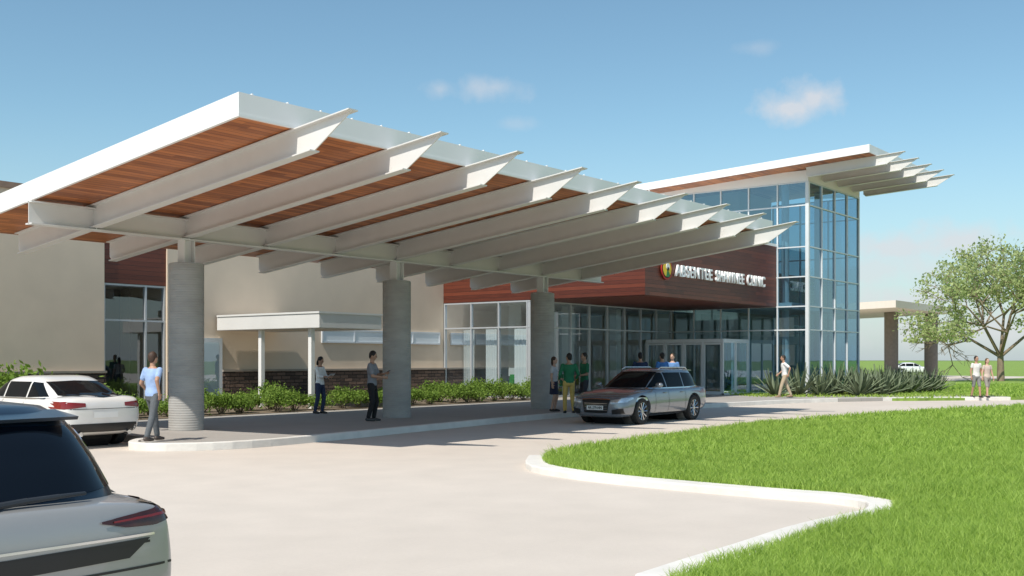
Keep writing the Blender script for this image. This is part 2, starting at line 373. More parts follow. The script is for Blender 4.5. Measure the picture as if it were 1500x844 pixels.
def curtain(axis,c,a0,a1,z0,z1,vl,zl,name='window',gm='glass',fm='mull',t=.06,dep=.12):
    mb=MB(); g=MB()
    def bx(p0,p1,q0,q1,e=0):
        if axis=='u': mb.box(c-dep/2-e,c+dep/2+e,p0,p1,q0,q1)
        else: mb.box(p0,p1,c-dep/2-e,c+dep/2+e,q0,q1)
    h=t/2
    for z in zl: bx(a0,a1,z-h,z+h)
    for v in vl: bx(v-h,v+h,z0,z1,.006)
    o=mb.build(name,M[fm],B)
    if axis=='u': g.add([(c,a0,z0),(c,a1,z0),(c,a1,z1),(c,a0,z1)],[(0,1,2,3)])
    else: g.add([(a0,c,z0),(a1,c,z0),(a1,c,z1),(a0,c,z1)],[(0,1,2,3)])
    g.build('glass',M[gm],o); return o
def rg(a,b,n): return [a+(b-a)*i/n for i in range(n+1)]
curtain('v',31.2,18.9,21.2,.15,4.2,[18.95,20.45,21.15],[.2,3.02,4.17])
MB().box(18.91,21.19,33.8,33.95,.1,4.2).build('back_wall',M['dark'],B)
d=MB().box(22.2,23.35,30.95,31.045,.15,2.5).build('door',M['mullw'],B)
MB().add([(22.34,30.945,.35),(23.2,30.945,.35),(23.2,30.945,2.35),(22.34,30.945,2.35)],[(0,1,2,3)]).build('glass',M['glass'],d)
MB().box(22.42,22.46,30.86,30.94,.95,1.35).build('handle',M['black'],d)
sw=MB().box(28,34.8,30.98,31.045,2.86,2.93).box(28,34.8,30.98,31.045,2.40,2.47)
for x in rg(28.03,34.77,4): sw.box(x-.03,x+.03,30.975,31.044,2.47,2.86)
sw=sw.build('window',M['mullw'],B); MB().box(28.01,34.79,31.0,31.04,2.45,2.88).build('pane',mat('pale_reflection_pane',(.7,.75,.78),.15,var=.05,scale=.6),sw)  # pane colour is pale to stand in for light reflected in the glass
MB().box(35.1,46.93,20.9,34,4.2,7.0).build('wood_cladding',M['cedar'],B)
MB().box(35.06,46.93,20.86,34,7.0,7.12).build('coping',M['fascia'],B)
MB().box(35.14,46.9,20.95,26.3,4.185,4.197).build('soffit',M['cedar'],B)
curtain('v',26.4,35.1,46.9,.15,4.19,rg(35.14,46.8,8),[.2,3.1,4.16])
curtain('u',35.16,26.46,31.04,.15,4.19,rg(26.5,31.0,3),[.2,3.1,4.16])
MB().box(35.2,52.9,26.5,33.9,.12,.165).box(47.05,53.4,19.5,26.5,.12,.165).build('interior_floor',M['floor'],B)
iw=MB().box(35.0,53,33.9,34.0,0,4.2).box(35.2,53,26.6,33.9,4.16,4.185)
iw.box(38.2,39.6,30.4,30.6,.165,4.16).box(42.5,44.0,30.2,30.4,.165,4.16)
iw.build('interior_wall',M['white'],B)
for a,b in ((26.75,27.55),(28.5,29.1),(29.75,30.35)): 
    cm_=MB(); n=10
    pts=[(35.62+.03*(i%2),a+(b-a)*i/n) for i in range(n+1)]
    cm_.zprism(pts+[(p[0]+.02,p[1]) for p in pts[::-1]],.25,3.05); cm_.build('curtain',M['white'],B)
for u,v in ((37.4,28.9),(40.2,28.0),(44.2,28.0)): MB().box(u-.2,u+.2,v-.2,v+.2,.165,4.16).build('interior_column',M['white'],B)
MB().box(40.6,43.2,29.0,29.7,.165,1.2).build('reception_desk',M['cedar'],B)
vs=thing('entrance_vestibule','white framed glass sliding door vestibule under the cedar soffit','entrance',(45.4,24.2,.15))
fr=MB(); x0,x1,y0,y1,z1=44.3,46.85,22.3,26.3,2.70
for (x,y) in [(x0,y) for y in rg(y0,y1,4)]+[(x1,y0),((x0+x1)/2,y0)]: fr.box(x-.04,x+.04,y-.04,y+.04,.15,z1-.13)
fr.box(x0-.06,x1,y0-.06,y1,z1-.17,z1).box(x0-.04,x1,y0-.04,y0+.04,.15,.22)
vf=fr.build('frame',M['mullw'],vs)
for k in range(4):
    a=y0+.06+k*(y1-y0)/4; b=a+(y1-y0)/4-.12
    dd=MB().box(x0-.02,x0+.02,a,a+.05,.16,z1-.19).box(x0-.02,x0+.02,b-.05,b,.16,z1-.19).box(x0-.02,x0+.02,a+.05,b-.05,.16,.3).box(x0-.02,x0+.02,a+.05,b-.05,z1-.26,z1-.19).build('door',M['mullw'],vs)
    MB().add([(x0,a+.05,.3),(x0,b-.05,.3),(x0,b-.05,z1-.26),(x0,a+.05,z1-.26)],[(0,1,2,3)]).build('glass',M['glass'],dd)
MB().add([(x0,y0,.2),(x1,y0,.2),(x1,y0,z1-.17),(x0,y0,z1-.17)],[(0,1,2,3)]).build('glass',M['glass'],vs)
# tower
tv=rg(19.4,31.0,8); TZ=[3.12,4.2,5.56,6.93,8.83,9.9]
curtain('u',47.0,19.46,26.34,.15,9.93,[v for v in tv if v<26.4],[.2]+TZ,'curtain_wall','tglass','mullw',.055)
curtain('u',47.0,26.36,31.0,7.1,9.93,[v for v in tv if v>26.4],[7.15,8.83,9.9],'curtain_wall','tglass','mullw',.055)
curtain('v',19.4,47.06,53.5,.15,9.93,rg(48.6,53.45,3),[.2]+TZ,'curtain_wall','tglass','mullw',.055)
curtain('u',53.5,19.46,24,.15,9.93,rg(19.46,24,3),[.2]+TZ,'curtain_wall','tglass','mullw',.055)
MB().box(46.92,47.08,19.32,19.48,.12,9.93).build('corner_mullion',M['mullw'],B)
MB().box(46.93,47.07,19.35,31.0,9.935,10.42).box(47.07,53.5,19.35,19.47,9.935,10.42).build('header',M['fascia'],B)
MB().box(49.5,62.5,24,40,0,6.2).box(49.6,53.4,24.05,31,6.2,10.3).build('wall',M['tan'],B)
MB().box(53.9,62.55,23.95,24.2,6.2,6.38).box(62.3,62.56,24.2,40,6.2,6.38).build('coping',M['coping'],B)
MB().box(47.1,53.4,20.2,24,4.1,4.4).build('interior_floor',M['white'],B)
for u in (48.2,52.2): MB().tube((u,21.0,.16),(u,21.0,10.2),.18).build('interior_column',M['white'],B,smooth=40)
def zr(v): return 10.63-(v-16.1)*.05
tr=thing('tower_roof','thin white overhanging roof with cedar soffit on top of the glass tower','roof',(50,24,10))
a,b=16.1,32.0
r_=MB().xprism([(a,zr(a)+.02),(a,zr(a)+.37),(b,zr(b)+.37),(b,zr(b)+.02)],45.7,54.3)
for k in range(11):
    uu=45.9+k*.8; r_.xprism([(a+.02,zr(a)+.34),(a+.02,zr(a)+.395),(b,zr(b)+.395),(b,zr(b)+.3)],uu-.012,uu+.012)
r_.build('roof_slab',M['fascia'],tr)
MB().xprism([(a+.05,zr(a)+.004),(a+.05,zr(a)+.016),(b-.05,zr(b)+.016),(b-.05,zr(b)+.004)],45.75,54.25).build('soffit',M['soffit'],tr)
for u in (46.6,48.47,50.33,52.2,53.9):
    beam(MB(),u,zr,14.9,19.3,.44,1,.1,.8).build('beam',M['steel'],tr)
# sign
sg=thing('wall_sign','white raised lettering and round emblem on the dark cedar entrance wall','sign',(41.4,20.88,5.1))
V=20.84
def word(t,u0,u1,z0,h):
    me=textmesh(t,1,.05,.016,1.12); xs=[v.co.x for v in me.vertices]; ys=[v.co.y for v in me.vertices]
    sx=(u1-u0)/(max(xs)-min(xs)); sy=h/(max(ys)-min(ys)); mx=min(xs); my=min(ys)
    for v in me.vertices:
        x,y,z=v.co; v.co=(u0+(x-mx)*sx,V-z*.8,z0+(y-my)*sy)
    me.materials.clear(); return link('lettering',me,M['letter'],sg)
word('ABSENTEE',37.3,40.4,5.04,.47); word('SHAWNEE',40.75,43.4,5.04,.47); word('CLINIC',43.75,45.55,5.04,.47)
ec=(36.62,5.28)
def disc(r,off,m,name='emblem_ring',a0=0,a1=360,par=sg,dx=0,dz=0):
    n=36; pts=[(ec[0]+dx+r*math.cos(R(a0+(a1-a0)*i/n)),ec[1]+dz+r*math.sin(R(a0+(a1-a0)*i/n))) for i in range(n+(1 if a1-a0<360 else 0))]
    if a1-a0<360: pts=[(ec[0]+dx,ec[1]+dz)]+pts
    k=len(pts); mb=MB().add([(p[0],V-off,p[1]) for p in pts]+[(p[0],V+.02,p[1]) for p in pts],[list(range(k)),list(range(2*k-1,k-1,-1))]+[(i,(i+1)%k,(i+1)%k+k,i+k) for i in range(k)])
    return mb.build(name,m,par)
em=disc(.42,.02,mat('emblem_red',(.45,.03,.02)),'emblem')
disc(.35,.03,mat('emblem_black',(.01,.01,.01)),'emblem_ring',par=em)
disc(.31,.04,mat('emblem_yellow',(.85,.58,.04)),'emblem_field',par=em)
disc(.315,.05,mat('emblem_green',(.03,.2,.06)),'emblem_sector',-110,-50,em)
disc(.13,.06,mat('emblem_white',(.8,.8,.78)),'emblem_centre',par=em,dx=.02,dz=.09)
disc(.07,.07,mat('emblem_dark',(.02,.02,.02)),'emblem_figure',par=em,dx=.02,dz=.0)
# lobby chairs
ch=thing('lobby_chair','green upholstered chair inside the lobby behind the glass','chair',group='green chairs in the lobby')
MB().box(-.27,.27,-.25,.27,.40,.5).build('seat',M['green'],ch,bevel=.02)
MB().xprism([(.2,.5),(.28,.5),(.36,.95),(.29,.95)],-.27,.27).build('backrest',M['green'],ch,bevel=.015)
for x in (-.24,.24):
    for y in (-.22,.24): MB().tube((x,y,0),(x,y,.4),.015,n=8).build('leg',M['mull'],ch)
pos=[(36.2,28.2),(36.2,30.8),(36.4,29.4),(38.6,27.6),(39.4,27.6)]
ch.location=(*pos[0],.166); ch.rotation_euler=(0,0,-PI/2)
for p in pos[1:]: dup(ch,(*p,.166),-PI/2)
# far canopy
fc=thing('far_canopy','distant pale beige flat canopy on two round columns beyond the glass tower','canopy',(100,32,0))
MB().xprism([(29.5,6.1),(29.5,6.7),(44,6.3),(44,5.7)],90,106).build('roof',mat('beige_fascia',(.78,.66,.60),.6,var=.03),fc)
cc=mat('brown_grey_concrete',(.22,.18,.16),.85)
for u,v in ((97,32.2),(104,30.8)): MB().tube((u,v,.1),(u,v,6.0),.6,n=24).build('column',cc,fc,smooth=40)
# ------------------------------------------------------------ vegetation
def leafmesh(name,pts,size,m,parent,asp=.45,up=0.0):
    n=len(pts); a=rng.normal(size=(n,3)); a[:,2]+=up; a/=np.linalg.norm(a,axis=1)[:,None]
    b=np.cross(a,rng.normal(size=(n,3))); b/=np.linalg.norm(b,axis=1)[:,None]
    s=(size*rng.uniform(.6,1.3,n))[:,None]
    V=np.stack([pts-a*s,pts+b*s*asp,pts+a*s,pts-b*s*asp],1).reshape(-1,3)
    me=bpy.data.meshes.new(name); me.vertices.add(len(V)); me.vertices.foreach_set('co',V.astype(np.float32).ravel())
    me.loops.add(4*n); me.loops.foreach_set('vertex_index',np.arange(4*n,dtype=np.int32)); me.polygons.add(n); me.polygons.foreach_set('loop_start',np.arange(0,4*n,4,dtype=np.int32))
    me.update(); me.validate(); return link(name,me,m,parent)
def bush(w,h,n,lab,grp,ls=.045):
    t=thing('shrub',lab,'shrub',group=grp); st=MB(); P=[]
    for k in range(16):
        a=random.uniform(0,2*PI); r=w*random.uniform(.1,.85); tip=Vector((math.cos(a)*r,math.sin(a)*r,h*random.uniform(.6,1.0)*(1-.35*(r/w)**2)))
        st.tube((tip.x*.15,tip.y*.15,0),tip,.012,.004,5)
        m_=n//16; c=np.array(tip); q=rng.normal(size=(m_,3))*np.array([.2*w,.2*w,.16*h]); 
        q=c+q; s=rng.uniform(.35,1,m_)[:,None]; q[:,:2]*=s**.3; P.append(q)
    P=np.concatenate(P); P[:,2]=np.clip(P[:,2],.04,None)
    st.build('stem',M['bark'],t); leafmesh('foliage',P,ls,M['shrub'],t,.5,.4); return t
g1='low shrubs in the planting bed along the tan wall'
lb='low leafy green shrub in the planting bed before the tan wall'
protos=[bush(.62,.54,1500,lb,g1),bush(.52,.46,1200,lb,g1),bush(.66,.62,1600,lb,g1)]
spots=[]
u=14.0
while u<34.7:
    spots.append((u+random.uniform(-.2,.2),25.8+random.uniform(-.15,.15)))
    u+=.9
u=13.7
while u<34.7:
    if not 22.6<u<26.4: spots.append((u+random.uniform(-.2,.2),27.0+random.uniform(-.3,.3)))
    u+=1.05
used=set()
for i,(u,v) in enumerate(spots):
    p=i%3; sc=random.uniform(.82,1.15); rz=random.uniform(0,6)
    if p not in used: used.add(p); protos[p].location=(u,v,.17); protos[p].rotation_euler=(0,0,rz); protos[p].scale=(sc,)*3
    else: dup(protos[p],(u,v,.17),rz,sc)
for i,u in enumerate((6.5,8.2,10.0,11.6,13.4,15.2,16.9)):
    o=dup(protos[i%3],(u,29.3+.3*(i%2),.0),i*1.3,1.75+.15*(i%3),'taller green shrub against the stone base behind the white car'); o['group']='taller shrubs behind the white car'
def agave(n,h):
    t=thing('agave','spiky grey green agave rosette in the bed below the glass tower','agave',group='agaves below the glass tower')
    mb=MB()
    for k in range(n):
        a=2.4*k+random.uniform(-.2,.2); el=R(20+62*(k/n)+random.uniform(-6,6)); L=h*random.uniform(.85,1.1); wd=.07
        d=Vector((math.cos(a)*math.cos(el),math.sin(a)*math.cos(el),math.sin(el))); s=Vector((-math.sin(a),math.cos(a),0)); nn=d.cross(s)
        b0=Vector((math.cos(a),math.sin(a),0))*.06; vs=[]
        prof=[(0,.6),(.25,1),(.55,.85),(.8,.45),(1,.03)]
        for tt,ww in prof:
            c=b0+d*L*tt+Vector((0,0,-.10*L*tt*tt*math.cos(el))); vs+=[c-s*wd*ww-nn*.015,c+nn*.012,c+s*wd*ww-nn*.015]
        fs=[]
        for j in range(4):
            for q in range(2): fs.append((j*3+q,j*3+q+1,j*3+q+4,j*3+q+3))
        mb.add(vs,fs)
    me=bpy.data.meshes.new('leaves'); me.from_pydata(mb.v,[],mb.f); link('leaves',me,M['agave'],t)
    MB().tube((0,0,-.02),(0,0,.14),.1,.07,10).build('core',M['bark'],t); return t
ags=[agave(34,1.25),agave(28,1.1)]
asp=[]
for k in range(12):
    f=k/11; asp.append((46.0+9.6*f+random.uniform(-.2,.2),18.2-.8*f+random.uniform(-.2,.2)))
for k in range(11):
    f=k/10; asp.append((46.9+8.6*f,16.9-.5*f+random.uniform(-.25,.25)))
asp+=[(44.6,19.9),(45.6,19.2),(48,18.9),(51,18.7),(54,18.6)]
for i,(u,v) in enumerate(asp):
    sc=random.uniform(.85,1.15)
    if i<2: ags[i].location=(u,v,.16); ags[i].scale=(sc,)*3
    else: dup(ags[i%2],(u,v,.16),random.uniform(0,6),sc)
def tree(loc,H,lab):
    t=thing('broadleaf_tree',lab,'tree'); tb=MB(); tips=[]
    def grow(p,d,L,r,dep):
        q=p+d*L; tb.tube(p,q,r,r*.72,10 if dep>2 else 6); tb.ell(q,r*.72,8,5)
        if dep<=2: tips.append((q,dep)); tips.append(((p+q)/2,dep))
        if dep==0: return
        for k in range(3 if dep>1 else 4):
            ax=Vector((random.uniform(-1,1),random.uniform(-1,1),random.uniform(-.7,.6))).normalized()
            nd=(d*.8+ax*.8+Vector((0,0,.05))).normalized(); grow(q,nd,L*random.uniform(.66,.88),r*.60,dep-1)
    p0=Vector((0,0,-.1)); p1=Vector((.1,.05,H*.14)); tb.tube(p0,p1,.30,.22,12)
    for k in range(7):
        a=k*2*PI/7*3+random.uniform(-.3,.3); sl=(.3,.75,1.15,1.6)[k%4]; d=Vector((math.cos(a)*sl,math.sin(a)*sl,1)).normalized()
        grow(p1-Vector((0,0,.2)),d,H*(.225,.20,.185,.17)[k%4],.13,4)
    tb.build('trunk',M['bark'],t,smooth=50)
    P=[]
    for q,dep in tips:
        if random.random()<.38: continue
        k=12 if dep<2 else 4
        P.append(np.array(q)+rng.normal(size=(k,3))*np.array([.28,.28,.2]))
    P=np.concatenate(P); P=P[P[:,2]>H*.20]; leafmesh('crown',P,.135,M['treeleaf'],t,.6,.5); print('leaves',len(P))
    t.location=loc; return t
tree((*PD(1466,82),.1),14.8,'tall loose crowned green tree on the grass at the right edge')
# ------------------------------------------------------------ cars
def paint(name,col,metal,rough=.25,coat=1): return mat(name,col,rough,metal,var=.02,scale=1,coat=coat)
CG=mat('car_glass',(.008,.010,.012),.05,var=.0); CG.node_tree.nodes['Principled BSDF'].inputs['IOR'].default_value=1.25; CG.node_tree.nodes['Principled BSDF'].inputs['Specular IOR Level'].default_value=.3
CGB=mat('tinted_rear_glass',(.004,.006,.010),.03,var=.0); CGB.node_tree.nodes['Principled BSDF'].inputs['IOR'].default_value=1.4
TY=mat('tyre_rubber',(.018,.018,.018),.8,bump=.3); RM=mat('alloy_rim',(.55,.56,.58),.25,1,var=.03); CH=mat('chrome',(.75,.75,.76),.12,1,var=.02)
RL=mat('red_lamp',(.20,.012,.008),.12,coat=.5,var=.1); RD=mat('dark_red_lamp',(.05,.012,.009),.1,coat=.3,var=.3,scale=18); HL=mat('clear_lamp',(.62,.66,.7),.08,.6,coat=1,var=.3,scale=30); PL=mat('plate_white',(.78,.78,.76),.4,var=.02)
def make_car(name,label,cat,pt,st,cab,loc,rz,belt,wr=.345,wb=(1.45,-1.45),rails=True,roofm=None,kind='wagon',plate=None,group=None):
    t=thing(name,label,cat,group=group); suv=kind=='suv'
    rings=[]
    for (x,w_,zb,zs,zt_) in st:
        h=[(0,zb),(w_*.55,zb),(w_*.88,zb+.02),(w_*.965,zb+.16),(w_,zb+.5*(zs-zb)),(w_*.975,zs-.14),(w_*.955,zs-.05),(w_*.88,zs+.3*(zt_-zs)),(w_*.5,zt_-.01),(0,zt_)]
        rings.append([(x,y,z) for y,z in h]+[(x,-y,z) for y,z in h[-2:0:-1]])
    mb=MB().loft(rings); me=mb.mesh('body'); 
    ob=bpy.data.objects.new('b',me); COL.objects.link(ob); s=ob.modifiers.new('s','SUBSURF'); s.levels=2; s.render_levels=2
    cb=MB()
    for x in wb:
        for sg_ in (1,-1): cb.tube((x,sg_*.55,wr+.01),(x,sg_*1.2,wr+.01),wr+.065,n=40)
    co=bpy.data.objects.new('c',cb.mesh('c')); COL.objects.link(co); bo=ob.modifiers.new('b','BOOLEAN'); bo.object=co; bo.operation='DIFFERENCE'; bo.solver='EXACT'
    me=baked(ob); bpy.data.objects.remove(co)
    me.polygons.foreach_set('use_smooth',[True]*len(me.polygons)); me.set_sharp_from_angle(angle=R(42))
    body=link('body',me,pt,t)
    def lv(z):
        for a,b in zip(cab,cab[1:]):
            if a[0]<=z<=b[0]:
                f=(z-a[0])/(b[0]-a[0]); return [a[i]+(b[i]-a[i])*f for i in range(4)]
        return cab[-1]
    zs=sorted(set([c[0] for c in cab]+[ (a[0]+b[0])/2 for a,b in zip(cab,cab[1:])])); n=72; e=4.2; rr=[]
    for z in zs:
        _,xf,xr,w_=lv(z); xc=(xf+xr)/2; hl=(xf-xr)/2; r=[]
        for i in range(n):
            a=2*PI*i/n; c_,s_=math.cos(a),math.sin(a)
            r.append((xc+hl*math.copysign(abs(c_)**(2/e),c_),w_*math.copysign(abs(s_)**(2/e),s_),z))
        rr.append(r)
    cm=MB().loft(rr); cabin=cm.build('cabin',roofm or pt,t,smooth=60)
    bv=[tuple(v.co) for v in me.vertices]+[tuple(v.co) for v in cabin.data.vertices]
    nb=len(me.vertices); pf=[list(p.vertices) for p in me.polygons]+[[i+nb for i in p.vertices] for p in cabin.data.polygons]
    T=BVHTree.FromPolygons(bv,pf)
    def patch(nm,bot,top,ax,m,nx=8,ny=5,off=.006,par=None,thick=0):
        def samp(pl,f):
            k=min(int(f*(len(pl)-1)),len(pl)-2); g=f*(len(pl)-1)-k; return (pl[k][0]*(1-g)+pl[k+1][0]*g,pl[k][1]*(1-g)+pl[k+1][1]*g)
        vs=[];ok=[]
        for j in range(ny+1):
            for i in range(nx+1):
                a=samp(bot,i/nx); b=samp(top,i/nx); f=j/ny; p=a[0]*(1-f)+b[0]*f; z=a[1]*(1-f)+b[1]*f
                if ax=='+y': o_,d_=Vector((p,3,z)),Vector((0,-1,0))
                elif ax=='-y': o_,d_=Vector((p,-3,z)),Vector((0,1,0))
                elif ax=='+x': o_,d_=Vector((4,p,z)),Vector((-1,0,0))
                else: o_,d_=Vector((-4,p,z)),Vector((1,0,0))
                h_,nn,_,_=T.ray_cast(o_,d_)
                if h_ is None: vs.append((0,0,0)); ok.append(False)
                else:
                    if nn.dot(d_)>0: nn=-nn
                    vs.append(tuple(h_+nn*off)); ok.append(True)
        fs=[]
        for j in range(ny):
            for i in range(nx):
                q=(j*(nx+1)+i,j*(nx+1)+i+1,(j+1)*(nx+1)+i+1,(j+1)*(nx+1)+i)
                if all(ok[k] for k in q): fs.append(q)
        if not fs: return None
        m2=bpy.data.meshes.new(nm); m2.from_pydata(vs,[],fs)
        bm=bmesh.new(); bm.from_mesh(m2); bmesh.ops.delete(bm,geom=[v for v in bm.verts if not v.link_faces],context='VERTS'); bm.to_mesh(m2); bm.free()
        m2.polygons.foreach_set('use_smooth',[True]*len(m2.polygons))
        return link(nm,m2,m,par or t)
    zb=belt+.03; ztp=cab[-3][0]-.045; A=lv(zb); C=lv(ztp)
    xfb,xft,xrb,xrt=A[1]-.20,C[1]-.16,A[2]+.30,C[2]+.26
    pB,pC=.02,-.95
    if kind=='sedan': pC=-.88; xrb=A[2]+.38; xrt=C[2]+.12
    for ax in ('+y','-y'):
        patch('side_window',[(pB+.03,zb),(xfb,zb)],[(pB+.03,ztp),(xft,ztp)],ax,CG,12,6)
        patch('side_window',[(pC+.03,zb),(pB-.03,zb)],[(pC+.03,ztp),(pB-.03,ztp)],ax,CG,10,6)
        if kind!='sedan' or xrt<pC: patch('side_window',[(xrb,zb+.02),(pC-.03,zb)],[(min(xrt,pC-.06),ztp-.02),(pC-.03,ztp)],ax,CG,10,6)
        patch('window_trim',[(xrb,zb-.03),(xfb+.08,zb-.03)],[(xrb,zb-.008),(xfb+.05,zb-.008)],ax,CH,30,1,.008)
        patch('body_crease',[(wb[1]-.3,belt-.235),(wb[0]+.3,belt-.245)],[(wb[1]-.3,belt-.222),(wb[0]+.3,belt-.232)],ax,pt,30,1,.012)
        for x in (pB+.02,pC+.03,xfb-.12):
            patch('door_seam',[(x-.006,.30),(x+.006,.30)],[(x-.006,belt-.02),(x+.006,belt-.02)],ax,M['black'],1,14,.003)
        patch('side_sill',[(wb[1]+wr+.09,.20),(wb[0]-wr-.09,.20)],[(wb[1]+wr+.09,.29),(wb[0]-wr-.09,.29)],ax,M['black'],20,2,.006)
        for x in (pB+.14,pC+.14):
            sgn=1 if ax=='+y' else -1; h_,_,_,_=T.ray_cast(Vector((x,3*sgn,belt-.11)),Vector((0,-sgn,0)))
            if h_: MB().box(x,x+.17,min(h_.y,h_.y+sgn*.035),max(h_.y,h_.y+sgn*.035),belt-.125,belt-.095).build('door_handle',pt,t,bevel=.008)
        sgn=1 if ax=='+y' else -1
        MB().ell((xfb-.16,sgn*(A[3]+.16),zb+.07),(.075,.12,.075)).tube((xfb-.14,sgn*(A[3]-.03),zb+.0),(xfb-.15,sgn*(A[3]+.12),zb+.03),.025,n=8).build('wing_mirror',pt,t,smooth=60)
    ya,yc=A[3]*.80,C[3]*.84
    patch('windscreen',[(-ya,zb),(0,zb),(ya,zb)],[(-yc,ztp+.02),(0,ztp+.03),(yc,ztp+.02)],'+x',CG,16,8)
    ra,rc=(A[3]*.955,C[3]*.93) if suv else (ya*.98,yc)
    patch('rear_window',[(-ra,zb+.04),(0,zb+(-.0)),(ra,zb+.04)],[(-rc,ztp+.0),(0,ztp+.02),(rc,ztp+.0)],'-x',CGB if suv else CG,28,10)
    f0=st[1][3]; W=st[3][1]; xr_=st[-1][0]
    for s_ in (1,-1):
        patch('headlight',[(s_*.46,f0-.11),(s_*W*.97,f0-.08)],[(s_*.46,f0-.035),(s_*W*.97,f0+.035)],'+x',HL,8,4,.008)
        ax='+y' if s_>0 else '-y'
        xf_=st[0][0]
        patch('headlight',[(xf_-.50,f0-.0),(xf_-.14,f0-.08)],[(xf_-.50,f0+.05),(xf_-.14,f0+.025)],ax,HL,8,3,.008)
        if suv:
            tl=patch('tail_light',[(s_*.46,.975),(s_*.60,.945),(s_*.75,.94),(s_*.90,.965)],[(s_*.46,.985),(s_*.60,1.00),(s_*.75,1.015),(s_*.90,1.045)],'-x',RD,16,5,.010)
            patch('lamp_strip',[(s_*.52,.972),(s_*.88,.985)],[(s_*.52,.980),(s_*.88,.999)],'-x',RL,12,1,.015,tl)
            patch('tail_light',[(xr_+.10,.965),(xr_+.40,1.0)],[(xr_+.10,1.05),(xr_+.40,1.04)],ax,RD,8,4,.009)
        else:
            zl=belt-.12
            patch('tail_light',[(s_*.42,zl-.02),(s_*.8,zl-.06),(s_*W*.97,zl-.05)],[(s_*.42,zl+.05),(s_*.8,zl+.08),(s_*W*.97,zl+.09)],'-x',RL,12,4,.008)
            patch('tail_light',[(xr_+.12,zl-.05),(xr_+.42,zl+.02)],[(xr_+.12,zl+.09),(xr_+.42,zl+.07)],ax,RL,8,4,.007)
        patch('air_intake',[(s_*.5,.30),(s_*.8,.32)],[(s_*.5,.42),(s_*.8,.46)],'+x',M['black'],6,3,.006)
        MB().tube((xr_+.14,s_*.52,.30),(xr_-.0,s_*.52,.30),.045,n=14).build('exhaust_tip',CH,t)
    gr=patch('grille',[(-.36,.33),(0,.32),(.36,.33)],[(-.44,f0-.03),(0,f0-.01),(.44,f0-.03)],'+x',M['black'],12,6,.008)
    patch('grille_frame',[(-.44,f0-.03),(0,f0-.01),(.44,f0-.03)],[(-.44,f0-.012),(0,f0+.008),(.44,f0-.012)],'+x',CH,12,1,.014,gr)
    for k in range(5):
        z=.40+k*(f0-.48)/5; patch('grille_bar',[(-.36,z),(.36,z)],[(-.36,z+.006),(.36,z+.006)],'+x',CH,10,1,.014,gr)
    pf_=patch('number_plate',[(-.26,.41),(.26,.41)],[(-.26,.52),(.26,.52)],'+x',PL,4,2,.035)
    if suv:
        patch('rear_recess_trim',[(-.60,.80),(0,.79),(.60,.80)],[(-.72,.885),(0,.875),(.72,.885)],'-x',M['black'],16,4,.007)
        patch('chrome_strip',[(-.74,.895),(.74,.895)],[(-.74,.907),(.74,.907)],'-x',CH,20,1,.012)
        patch('bumper_seam',[(-.86,.74),(.86,.74)],[(-.86,.752),(.86,.752)],'-x',M['black'],20,1,.004)
        zp=.635
    else: zp=belt-.36
    patch('rear_bumper_trim',[(-.74,.34),(0,.33),(.74,.34)],[(-.70,.50),(0,.50),(.70,.50)] if not suv else [(-.84,.63),(0,.62),(.84,.63)],'-x',M['black'],16,4,.006)
    patch('number_plate',[(-.26,zp),(.26,zp)],[(-.26,zp+.115),(.26,zp+.115)],'-x',PL,4,2,.02)
    patch('tailgate_seam',[(-.72,belt-.19),(.72,belt-.19)],[(-.72,belt-.178),(.72,belt-.178)],'-x',M['black'],16,1,.004)
    if plate and pf_:
        m3=textmesh(plate,.115,.002,.002); xs=[v.co.x for v in m3.vertices]; ys=[v.co.y for v in m3.vertices]; s3=.44/(max(xs)-min(xs)); px_=max(v.co.x for v in pf_.data.vertices)
        for v in m3.vertices:
            x,y,z=v.co; v.co=(px_+.006+z,(x-min(xs))*s3-.22,.43+(y-min(ys))*.9)
        m3.materials.clear(); link('plate_text',m3,M['black'],pf_)
    for x in wb:
        for s_ in (1,-1):
            y=s_*(st[4][1]-.13)
            tp=[(wr*.66,-.10),(wr*.9,-.115),(wr*.985,-.09),(wr,-.06),(wr,.06),(wr*.985,.09),(wr*.9,.115),(wr*.66,.10)]
            wh=MB().lathe(tp,36,'y',(x,y,wr)).build('wheel',TY,t,smooth=40)
            rm=MB().lathe([(wr*.70,-.09),(wr*.70,.10),(wr*.64,.10),(wr*.62,-.09)],36,'y',(x,y,wr))
            for k in range(10):
                a=2*PI*k/10; dx,dz=math.cos(a),math.sin(a)
                rm.tube((x+dx*.03,y+s_*.075,wr+dz*.03),(x+dx*wr*.66,y+s_*.09,wr+dz*wr*.66),.017,.024,6)
            rm.tube((x,y+s_*.03,wr),(x,y+s_*.1,wr),.06,.05,14)
            rm.build('rim',RM,wh,smooth=40)
            MB().tube((x,y-s_*.07,wr),(x,y-s_*.02,wr),wr*.6,n=24).build('brake_disc',M['black'],wh)
    for x in wb:
        MB().tube((x,-.5,wr),(x,.5,wr),wr+.05,n=24).build('wheel_well',M['black'],t)
    if rails:
        for s_ in (1,-1):
            zz=cab[-2][0]; pts=[(-.0+.1,s_*cab[-2][3]*1.0,zz-.01),(-.05,s_*cab[-2][3],zz+.045),(-1.45,s_*cab[-2][3]*.98,zz+.04),(-1.6,s_*cab[-2][3]*.95,zz-.02)]
            mb=MB()
            for p,q in zip(pts,pts[1:]): mb.cap(p,q,.016,.016,8)
            mb.build('roof_rail',CH,t,smooth=50)
